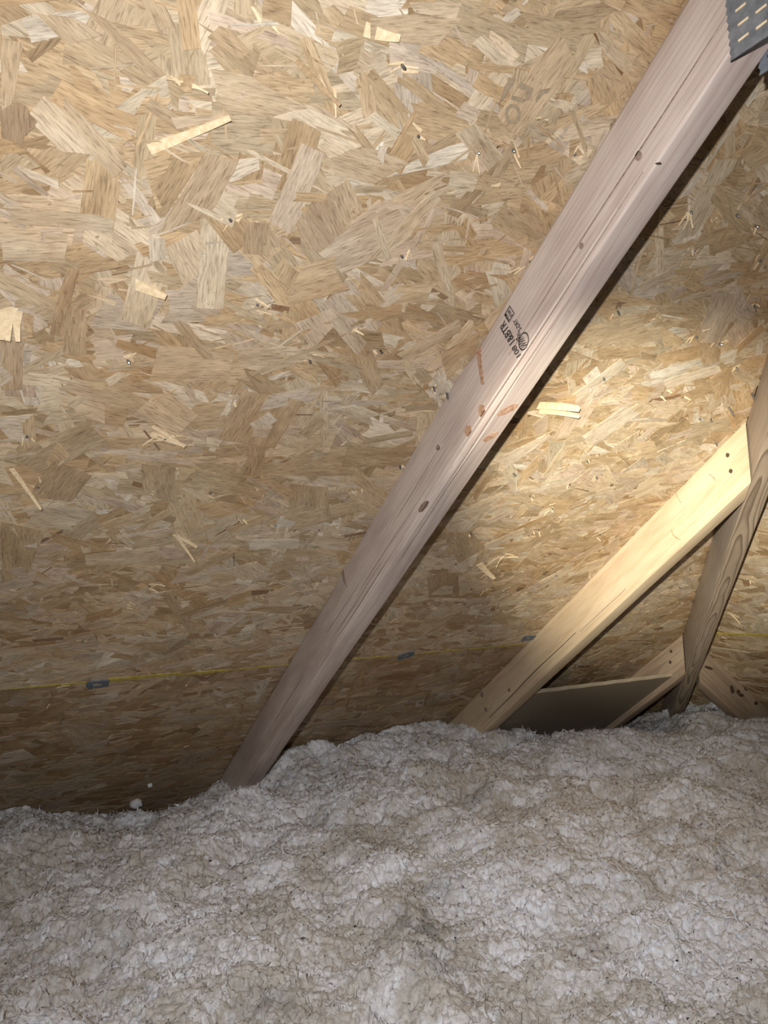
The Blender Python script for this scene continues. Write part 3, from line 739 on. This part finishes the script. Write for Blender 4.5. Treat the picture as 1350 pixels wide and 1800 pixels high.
# ------------------------------------------------------------------ nails and splinters through the deck
def splinter_mesh(seed, curl):
    r = random.Random(seed); n = 5; V = []; Fc = []
    for i in range(n):                                   # unit length along x, lifting to +z
        t = i / (n - 1); w = 0.5 * (1 - 0.55 * t) * (1 + r.uniform(-0.15, 0.15)); z = curl * t * t; y = 0.12 * math.sin(t * 3 + seed)
        for (dy, dz) in ((-w, 0), (w, 0), (w, -1), (-w, -1)): V.append((t, (y + dy), z, dz))
    V = [(a, b, c_ + 0.0 * d) if d == 0 else (a, b, c_ - 0.06) for a, b, c_, d in V]
    for i in range(n - 1):
        b = 4 * i
        for k in range(4): Fc.append((b + k, b + (k + 1) % 4, b + 4 + (k + 1) % 4, b + 4 + k))
    Fc += [(3, 2, 1, 0), (4 * n - 4, 4 * n - 3, 4 * n - 2, 4 * n - 1)]
    return pmesh('splinter', V, Fc)
SPL = [splinter_mesh(i, cz) for i, cz in enumerate((0.25, 0.45, 0.7, 0.15, 0.35))]
SPL2 = [m.copy() for m in SPL]
for m in SPL: m.materials.append(M_SPLINT)
for m in SPL2: m.materials.append(M_SPLINT2)
def nail_mesh():
    V = []; Fc = []; n = 7; lv = [(0.0, 1), (0.72, 1), (1.0, 0.12)]
    for z, r in lv:
        for i in range(n): a = 2 * math.pi * i / n; V.append((r * math.cos(a), r * math.sin(a), z))
    for j in range(2):
        for i in range(n): Fc.append((j * n + i, j * n + (i + 1) % n, (j + 1) * n + (i + 1) % n, (j + 1) * n + i))
    Fc += [tuple(range(n - 1, -1, -1)), tuple(range(2 * n, 3 * n))]
    return pmesh('nail_tip', V, Fc)
NAILM = nail_mesh(); NAILM.materials.append(M_NAIL)
def frame_mat(o, x, y, z):
    m = Matrix.Identity(4)
    for i in range(3): m[i][0] = x[i]; m[i][1] = y[i]; m[i][2] = z[i]; m[i][3] = o[i]
    return m
def put(name, me, P, x, y, z, parent):
    o = bpy.data.objects.new(name, me); COL.objects.link(o); o.parent = parent
    off = np.array(parent.parent.location)
    o.matrix_basis = frame_mat(P - off, x, y, z)
    return o
def splinter(P, a1, a2, nrm, ang, L, W, parent, old=False, k=None, lift=1.0):
    ca, sa = math.cos(ang), math.sin(ang); x = a1 * ca + a2 * sa; y = np.cross(nrm, x)
    me = (SPL2 if old else SPL)[random.randrange(5) if k is None else k]
    return put('splinter', me, P + nrm * 0.0016, x * L, y * W, nrm * (L * lift), parent)
def nail(P, a1, a2, nrm, length, parent, lean=0.25):
    d = nrm + a1 * random.uniform(-lean, lean) + a2 * random.uniform(-lean, lean); d /= np.linalg.norm(d)
    x = np.cross(d, a1); x /= np.linalg.norm(x); y = np.cross(d, x)
    return put('nail_tip', NAILM, P, x * 0.0016, y * 0.0016, d * length, parent)
# (px, py, nail length in mm or 0, number of splinters, spread angle deg, mean length mm)
SHINERS = [
 (705,113,9,4,160,22),(580,160,0,2,60,34),(735,238,5,3,30,16),(840,268,4,3,40,20),(900,262,6,4,20,26),(705,448,5,4,90,12),(403,384,6,4,120,14),
 (452,534,4,4,30,20),(544,632,9,3,170,22),(224,632,7,3,-20,16),(620,574,0,4,150,24),(668,616,8,2,60,14),(47,766,3,2,70,14),(290,770,4,4,10,28),
 (67,855,3,3,60,26),(262,866,0,2,20,14),(420,915,3,4,30,16),(484,921,5,3,60,10),(456,865,0,2,70,16),(370,866,3,2,40,10),(619,862,4,4,40,14),
 (324,957,0,3,50,30),(262,1029,3,3,5,36),(127,1079,0,2,70,20),(223,1063,0,3,30,14),(461,1047,0,3,40,14),(563,1020,4,5,60,18),(510,1043,0,2,150,18),
 (381,1112,4,3,60,8),(145,1127,3,3,20,12),(125,1202,0,3,0,34),(95,1236,0,2,140,16),(332,1200,0,2,70,14),(656,1090,4,3,100,20),(690,1088,0,3,140,26),(609,1270,3,1,70,14),
 (785,690,14,4,150,18),(930,458,24,4,165,22),(762,678,10,2,60,14),(703,818,9,2,60,10),(1085,545,9,2,80,10),(1324,535,12,4,40,14),(1223,590,6,4,150,16),(1262,602,9,3,110,18),
 (1293,644,8,3,160,16),(1321,690,18,2,40,10),(1280,714,20,2,60,8),(1228,735,9,2,60,6),(1249,735,9,2,60,6),(1200,699,0,2,20,20),(1163,691,0,2,30,20),(1060,662,8,1,40,6),
 (1137,766,0,3,15,20),(901,831,9,2,60,8),(1047,837,8,3,60,16),(1031,808,6,2,60,10),(969,892,6,7,90,16),(826,935,7,3,60,8),(1257,777,9,1,60,5),(1213,371,6,4,70,22),(1254,391,0,4,40,20),
 (1293,376,8,3,60,22),(1327,396,7,3,50,12),(1218,441,4,3,50,14),(1334,456,5,3,60,20),(857,1011,5,4,160,24),(852,1037,0,3,90,14),(889,1035,5,4,40,10),(855,1079,4,4,30,12),(785,1110,4,3,20,24),
 (800,991,4,3,60,10),(883,977,0,4,145,40),(946,931,4,4,60,14),(1054,939,5,3,10,18),(977,1010,5,1,60,6),(914,1004,4,4,140,12),(1226,960,3,3,130,16),(1194,1031,7,3,150,18),(1213,1054,7,2,150,12),
 (1194,1058,7,3,160,12),(1210,998,8,1,60,6),(1187,990,6,1,60,6),(1235,906,0,3,140,16),(985,1055,0,2,150,14),(1000,850,5,3,60,10),(930,870,4,3,20,14),(1105,800,0,3,160,18),(1160,560,0,3,150,16),
 (400,700,0,2,10,12),(180,900,0,2,160,14),(560,930,4,2,30,8),(330,1310,0,2,150,16),(200,1290,0,2,10,12),(480,30,0,2,30,18),(330,140,0,3,0,20),(950,210,0,3,150,14),(1010,270,3,2,100,12),(870,330,0,2,20,14),
]
for (px, py, nl_, ns, ang, L) in SHINERS:
    x, v = onA(px, py); panel = pan_up if v < V_SEAM else pan_lo; P = PA(x, v)
    if nl_: nail(P, EX, SL, -NA, nl_ * 0.001, panel)
    for i in range(ns):
        a = math.radians(ang) + random.gauss(0, 0.45) + (math.pi if random.random() < 0.35 else 0)
        Q = PA(x + random.gauss(0, 0.004), v + random.gauss(0, 0.004))
        splinter(Q, EX, SL, -NA, a, L * 0.001 * random.uniform(0.4, 0.95), random.uniform(0.0014, 0.0040), panel, random.random() < 0.22, lift=random.uniform(0.25, 0.9))
for (px, py, nl_, ns, ang, L) in [(1316,1019,6,2,60,10),(1280,1076,0,3,40,36),(1308,1102,8,1,60,8),(1267,1119,3,3,20,24),(1300,960,5,2,30,14),(1335,1060,0,2,20,18)]:
    y, v = onB(px, py); panel = panb_up if v < 0 else panb_lo; P = PB(y, v)
    if nl_: nail(P, EYB, SB, -NB, nl_ * 0.001, panel)
    for i in range(ns):
        splinter(PB(y + random.gauss(0, 0.004), v + random.gauss(0, 0.004)), EYB, SB, -NB, math.radians(ang) + random.gauss(0, 0.4), L * 0.001 * random.uniform(0.6, 1.1), random.uniform(0.0022, 0.005), panel, False, lift=random.uniform(0.25, 0.8))
# flat chips lifting off the deck: outline given by base pixel, tip pixel, width in mm, lift
def chip(b, t, W, lift, old=False, k=3):
    xb, vb2 = onA(*b); xt, vt2 = onA(*t); d = np.array([xt - xb, vt2 - vb2]); L = np.linalg.norm(d)
    panel = pan_up if vb2 < V_SEAM else pan_lo
    return splinter(PA(xb, vb2), EX, SL, -NA, math.atan2(d[1], d[0]), L, W * 0.001, panel, old, k, lift)
chip((945, 712), (1011, 708), 15, 1.4); chip((948, 722), (1011, 722), 9, 1.3)
chip((228, 494), (290, 514), 13, 1.2); chip((262, 262), (402, 200), 10, 0.5); chip((8, 536), (3, 588), 12, 1.3); chip((22, 538), (14, 590), 10, 1.3); chip((31, 545), (32, 592), 9, 1.3)
chip((50, 548), (54, 588), 11, 0.8, True); chip((520, 105), (594, 178), 6, 0.8, True); chip((1005, 172), (972, 166), 8, 1.0, True); chip((20, 822), (72, 884), 6, 0.9); chip((265, 762), (325, 778), 8, 0.8)
chip((735, 838), (885, 950), 0.1, 0.1); chip((640, 50), (700, 62), 12, 0.8); chip((330, 130), (330, 160), 14, 0.5, True)
chip((268, 748), (322, 776), 5, 1.2); chip((305, 938), (345, 955), 7, 1.0); chip((309, 940), (341, 978), 5, 1.0); chip((842, 990), (866, 1010), 14, 0.9)

# faint printing left on one strand
def ink_strip(pts, name='faded_print'):
    n = len(pts); V = [PA(*onA(*p), 0.0030) for p in pts] + [PA(*onA(*p), 0.0018) for p in pts]
    off = np.array(ceil_a.location)
    return link(name, pmesh(name, [v - off for v in V], [tuple(range(n)), tuple(range(2 * n - 1, n - 1, -1))] + [(i, n + i, n + (i + 1) % n, (i + 1) % n) for i in range(n)]), pan_up, M_FAINT)
Zp = lambda a, b: (820 + a * 220 / 1350, 60 + b * 200 / 1227)
ink_strip([Zp(450, 455), Zp(520, 475), Zp(400, 660), Zp(335, 745), Zp(390, 600)])
ink_strip([Zp(575, 505), Zp(710, 575), Zp(665, 690), Zp(600, 710), Zp(640, 600), Zp(535, 560)])
ink_strip([Zp(480, 650), Zp(560, 670), Zp(620, 700), Zp(600, 725), Zp(470, 690)])
ro = [Zp(485 + 85 * math.cos(t), 845 + 110 * math.sin(t)) for t in np.linspace(0, 2 * math.pi, 25)[:-1]]
ri = [Zp(485 + 52 * math.cos(t), 845 + 72 * math.sin(t)) for t in np.linspace(0, 2 * math.pi, 25)[:-1]]
off = np.array(ceil_a.location)
link('faded_print', pmesh('faded_print', [PA(*onA(*p), 0.0030) - off for p in ro + ri], [(i, (i + 1) % 24, 24 + (i + 1) % 24, 24 + i) for i in range(24)]), pan_up, M_FAINT)
ink_strip([Zp(790, 590), Zp(890, 570), Zp(870, 610), Zp(800, 640), Zp(740, 720), Zp(730, 690)])

# ------------------------------------------------------------------ blown insulation
CTRL = np.array([
 (-.4,1.7,-.45,.3),(.08,1.85,-.435,.2),(.2,1.9,-.50,.14),(.33,1.97,-.535,.14),(.45,1.93,-.505,.12),(.56,1.9,-.49,.12),(.64,1.8,-.42,.12),(.72,1.73,-.372,.14),(.87,1.72,-.368,.16),(1.04,1.72,-.36,.16),(1.17,1.74,-.385,.14),
 (1.17,1.60,-.392,.12),(1.33,1.50,-.388,.12),(1.40,1.42,-.398,.12),(1.45,1.75,-.45,.14),(1.62,1.62,-.455,.15),(1.80,1.75,-.47,.15),(2.03,1.72,-.462,.12),(2.10,1.57,-.40,.12),(1.95,1.40,-.41,.14),(2.15,1.30,-.43,.2),(2.3,1.6,-.42,.2),
 (1.65,1.20,-.415,.2),(1.0,1.45,-.400,.16),(.80,1.5,-.395,.16),(.60,1.55,-.43,.15),(.45,1.70,-.47,.12),(.30,1.72,-.485,.14),(.12,1.65,-.45,.16),(.4,.7,-.46,.3),(0,.9,-.465,.3),(.7,.5,-.445,.3),(.1,1.3,-.455,.25),(.5,1.2,-.45,.25),
 (.9,1.1,-.43,.25),(1.3,1.0,-.425,.25),(1.5,.7,-.43,.3),(2.4,.9,-.45,.4),(.3,.2,-.46,.4),(-.6,.8,-.46,.4),(1.2,.2,-.45,.4),(2.2,2.1,-.5,.3),(.4,2.3,-.6,.3),(1.2,2.2,-.55,.3)])
def ground(x, y):
    num = np.zeros_like(x); den = np.zeros_like(x)
    for cx, cy, cz, s in CTRL:
        w = np.exp(-((x - cx) ** 2 + (y - cy) ** 2) / (2 * (s * 0.62) ** 2)) + 1e-5 / ((x - cx) ** 2 + (y - cy) ** 2 + 0.01)
        num += w * cz; den += w
    return num / den
def wool_h(x, y):
    wx = x + 0.010 * perlin(x * 30, y * 30, 1) + 0.004 * perlin(x * 90, y * 90, 2)
    wy = y + 0.010 * perlin(x * 30 + 50, y * 30, 3) + 0.004 * perlin(x * 90, y * 90 + 70, 4)
    z = ground(x, y)
    z = z + 0.026 * perlin(x * 5.5, y * 5.5, 5) + 0.020 * perlin(wx * 12, wy * 12, 6)
    z = z + 0.024 * (dome(wx * 20, wy * 20, 7) - 0.7) + 0.016 * (dome(wx * 55, wy * 55, 8) - 0.7) + 0.0095 * (dome(wx * 115, wy * 115, 9) - 0.7) + 0.0042 * (dome(wx * 230, wy * 230, 12) - 0.7)
    z = z + 0.0040 * perlin(wx * 150, wy * 150, 10) + 0.0026 * perlin(wx * 330, wy * 330, 11)
    return z
NPHI, NR = 1080, 880
phi_c = math.atan2(0.863, 0.493)
phis = np.linspace(phi_c - math.radians(47), phi_c + math.radians(45), NPHI)
rs = 0.40 * (2.75 / 0.40) ** np.linspace(0, 1, NR)
PH, RR = np.meshgrid(phis, rs)
gx = RR * np.cos(PH); gy = RR * np.sin(PH)
gz = wool_h(gx, gy)
ox = 0.0045 * perlin(gx * 140, gy * 140, 21) + 0.006 * perlin(gx * 45, gy * 45, 22)
oy = 0.0045 * perlin(gx * 140, gy * 140, 23) + 0.006 * perlin(gx * 45, gy * 45, 24)
gx = gx + ox; gy = gy + oy
roofA = (D - math.sin(TH) * gy) / math.cos(TH) - 0.004                 # stay under both slopes
roofB = (BZ0 - CZ) - (gx - BX0) * (-SB[2] / SB[0]) - 0.004
gz = np.minimum(gz, np.minimum(roofA, roofB))
V = np.stack([gx, gy, gz + CZ], axis=-1).reshape(-1, 3)
ii, jj = np.meshgrid(np.arange(NR - 1), np.arange(NPHI - 1), indexing='ij')
b = (ii * NPHI + jj).ravel(); quads = np.stack([b, b + 1, b + NPHI + 1, b + NPHI], axis=1)
# keep only what lies inside the attic
ctr = V[quads].mean(axis=1); cx, cy, cz_ = ctr[:, 0], ctr[:, 1], ctr[:, 2] - CZ
keep = (cz_ < (D - math.sin(TH) * cy) / math.cos(TH) - 0.0045) & (cz_ < (BZ0 - CZ) - (cx - BX0) * (-SB[2] / SB[0]) - 0.0045)
quads = quads[keep]
# curled loose flakes
NFL = 26000
fr = 0.5 * (2.6 / 0.5) ** RNG.random(NFL); fp = RNG.uniform(phi_c - 0.62, phi_c + 0.62, NFL)
fx = fr * np.cos(fp); fy = fr * np.sin(fp); fz = wool_h(fx, fy)
ok = (fz < (D - math.sin(TH) * fy) / math.cos(TH) - 0.02) & (fz < (BZ0 - CZ) - (fx - BX0) * (-SB[2] / SB[0]) - 0.02)
fx, fy, fz = fx[ok], fy[ok], fz[ok]; nf = len(fx)
d = RNG.normal(size=(nf, 3)); d[:, 2] = np.abs(d[:, 2]) * 0.7; d /= np.linalg.norm(d, axis=1)[:, None]
e = np.cross(d, RNG.normal(size=(nf, 3))); e /= np.linalg.norm(e, axis=1)[:, None]; c3 = np.cross(d, e)
Lf = (RNG.uniform(0.003, 0.010, nf) * (0.65 + 0.4 * np.hypot(fx, fy)))[:, None]; Wf = RNG.uniform(0.0006, 0.0024, nf)[:, None]
base = np.stack([fx, fy, fz + CZ - 0.001], axis=1); rows = []
for t in (0.0, 0.35, 0.7, 1.0):
    p = base + d * Lf * t + c3 * Lf * 0.55 * t * t; w = e * Wf * (1 - 0.6 * t)
    rows += [p - w, p + w]
FV = np.stack(rows, axis=1).reshape(-1, 3)
fb_ = len(V) + np.arange(nf) * 8
fq = np.concatenate([np.stack([fb_ + 2 * k, fb_ + 2 * k + 1, fb_ + 2 * k + 3, fb_ + 2 * k + 2], axis=1) for k in range(3)])
AV = np.concatenate([V, FV]); AQ = np.concatenate([quads, fq])
used = np.zeros(len(AV), bool); used[AQ.ravel()] = True; remap = np.cumsum(used) - 1
AV = AV[used]; AQ = remap[AQ]
me = np_mesh('blown_insulation', AV, AQ)
X, Y = AV[:, 0], AV[:, 1]
dust = np.clip(0.55 + 0.8 * perlin(X * 7, Y * 7, 31) + 0.8 * perlin(X * 19, Y * 19, 32) + 0.7 * perlin(X * 60, Y * 60, 33), 0, 1)
def ins_at(px, py, z=-0.44):
    r = ray(px, py); return r * (z / r[2])
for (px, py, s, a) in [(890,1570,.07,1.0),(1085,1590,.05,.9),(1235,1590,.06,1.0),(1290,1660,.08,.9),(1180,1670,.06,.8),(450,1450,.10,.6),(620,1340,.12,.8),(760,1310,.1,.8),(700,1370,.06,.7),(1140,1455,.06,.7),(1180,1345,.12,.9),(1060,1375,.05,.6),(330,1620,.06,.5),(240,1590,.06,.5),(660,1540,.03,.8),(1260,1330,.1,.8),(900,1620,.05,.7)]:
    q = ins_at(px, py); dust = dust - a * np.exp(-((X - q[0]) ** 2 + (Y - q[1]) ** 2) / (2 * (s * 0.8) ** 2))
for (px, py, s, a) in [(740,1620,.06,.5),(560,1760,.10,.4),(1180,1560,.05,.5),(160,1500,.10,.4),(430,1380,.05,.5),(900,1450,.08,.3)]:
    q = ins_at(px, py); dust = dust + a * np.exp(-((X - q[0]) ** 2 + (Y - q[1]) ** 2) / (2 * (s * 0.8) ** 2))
dust = np.clip(dust, 0, 1)[:, None]
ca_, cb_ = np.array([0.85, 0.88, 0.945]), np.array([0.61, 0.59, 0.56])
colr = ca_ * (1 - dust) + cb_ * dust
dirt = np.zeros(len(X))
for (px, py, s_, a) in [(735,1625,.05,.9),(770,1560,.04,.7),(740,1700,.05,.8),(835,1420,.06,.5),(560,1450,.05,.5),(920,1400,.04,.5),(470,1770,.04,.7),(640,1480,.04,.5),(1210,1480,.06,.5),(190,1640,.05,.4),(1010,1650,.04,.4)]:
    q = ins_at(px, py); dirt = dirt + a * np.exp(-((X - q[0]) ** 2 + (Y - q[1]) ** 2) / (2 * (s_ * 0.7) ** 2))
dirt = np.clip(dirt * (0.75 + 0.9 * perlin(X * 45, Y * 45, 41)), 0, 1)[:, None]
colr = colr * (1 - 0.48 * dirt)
rgba = np.concatenate([colr, np.ones((len(AV), 1))], axis=1).astype(np.float32)
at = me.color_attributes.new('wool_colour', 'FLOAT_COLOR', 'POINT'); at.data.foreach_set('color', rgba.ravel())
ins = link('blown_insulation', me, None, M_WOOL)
tag(ins, 'clumpy white and beige blown-in insulation covering the attic floor', 'insulation', kind='stuff')

# loose tufts caught on the deck and flecks of debris on the wool
def tuft(P, r, label, seed):
    n, m = 14, 9; V = []; Fc = []
    for j in range(m + 1):
        t = math.pi * j / m
        for i in range(n):
            a = 2 * math.pi * i / n; dv = np.array([math.sin(t) * math.cos(a), math.sin(t) * math.sin(a), math.cos(t)])
            k = 1 + 0.45 * float(perlin(np.array([dv[0] * 2 + seed + dv[2]]), np.array([dv[1] * 2 + dv[2] * 1.7]))[0]) + random.uniform(-0.08, 0.08)
            V.append(P + dv * r * k * np.array([1, 0.8, 0.9]))
    for j in range(m):
        for i in range(n): Fc.append((j * n + i, j * n + (i + 1) % n, (j + 1) * n + (i + 1) % n, (j + 1) * n + i))
    me = pmesh('insulation_tuft', V, Fc, True)
    at = me.color_attributes.new('wool_colour', 'FLOAT_COLOR', 'POINT'); at.data.foreach_set('color', np.array([(0.78, 0.79, 0.83, 1)] * len(V), dtype=np.float32).ravel())
    return tag(link('insulation_tuft', me, None, M_WOOL), label, 'insulation tuft')
x, v = onA(239, 1412, 0.008); tuft(PA(x, v, 0.008), 0.014, 'single white insulation tuft stuck on the dark sheathing left of the stamped rafter foot', 2.2)
x, v = onA(264, 1380, 0.003); tuft(PA(x, v, 0.003), 0.006, 'tiny white fluff speck on the dark sheathing above the stuck tuft', 5.1)
for i, (px, py) in enumerate([(780,1548),(836,1500),(758,1716),(625,1630),(1320,1690),(1190,1690),(800,1650),(370,1515),(1240,1630),(1023,1596)]):
    q = ins_at(px, py); qx, qy = np.array([q[0]]), np.array([q[1]])
    for _ in range(6):
        zz = wool_h(qx, qy)[0]; q = ins_at(px, py, zz); qx, qy = np.array([q[0]]), np.array([q[1]])
    P = q + CAM
    n = 7; V = []; r = random.uniform(0.0012, 0.0024)
    for lvl, k in ((0.6, 0.55), (0.0, 1.0), (-0.6, 0.6)):
        for t in range(n):
            a = 2 * math.pi * t / n; kk = k * random.uniform(0.4, 1.5); V.append(P + np.array([1.5 * r * kk * math.cos(a), r * kk * math.sin(a), r * (lvl + 0.8)]))
    Fc = [tuple(range(n)), tuple(range(3 * n - 1, 2 * n - 1, -1))]
    for j in range(2):
        for t in range(n): Fc.append((j * n + t, (j + 1) * n + t, (j + 1) * n + (t + 1) % n, j * n + (t + 1) % n))
    o = link('debris_fleck', pmesh('debris_fleck', V, Fc), None, M_DEBRIS)
    tag(o, 'tiny dark debris fleck lying on the white insulation', 'debris', 'dark flecks on the insulation')
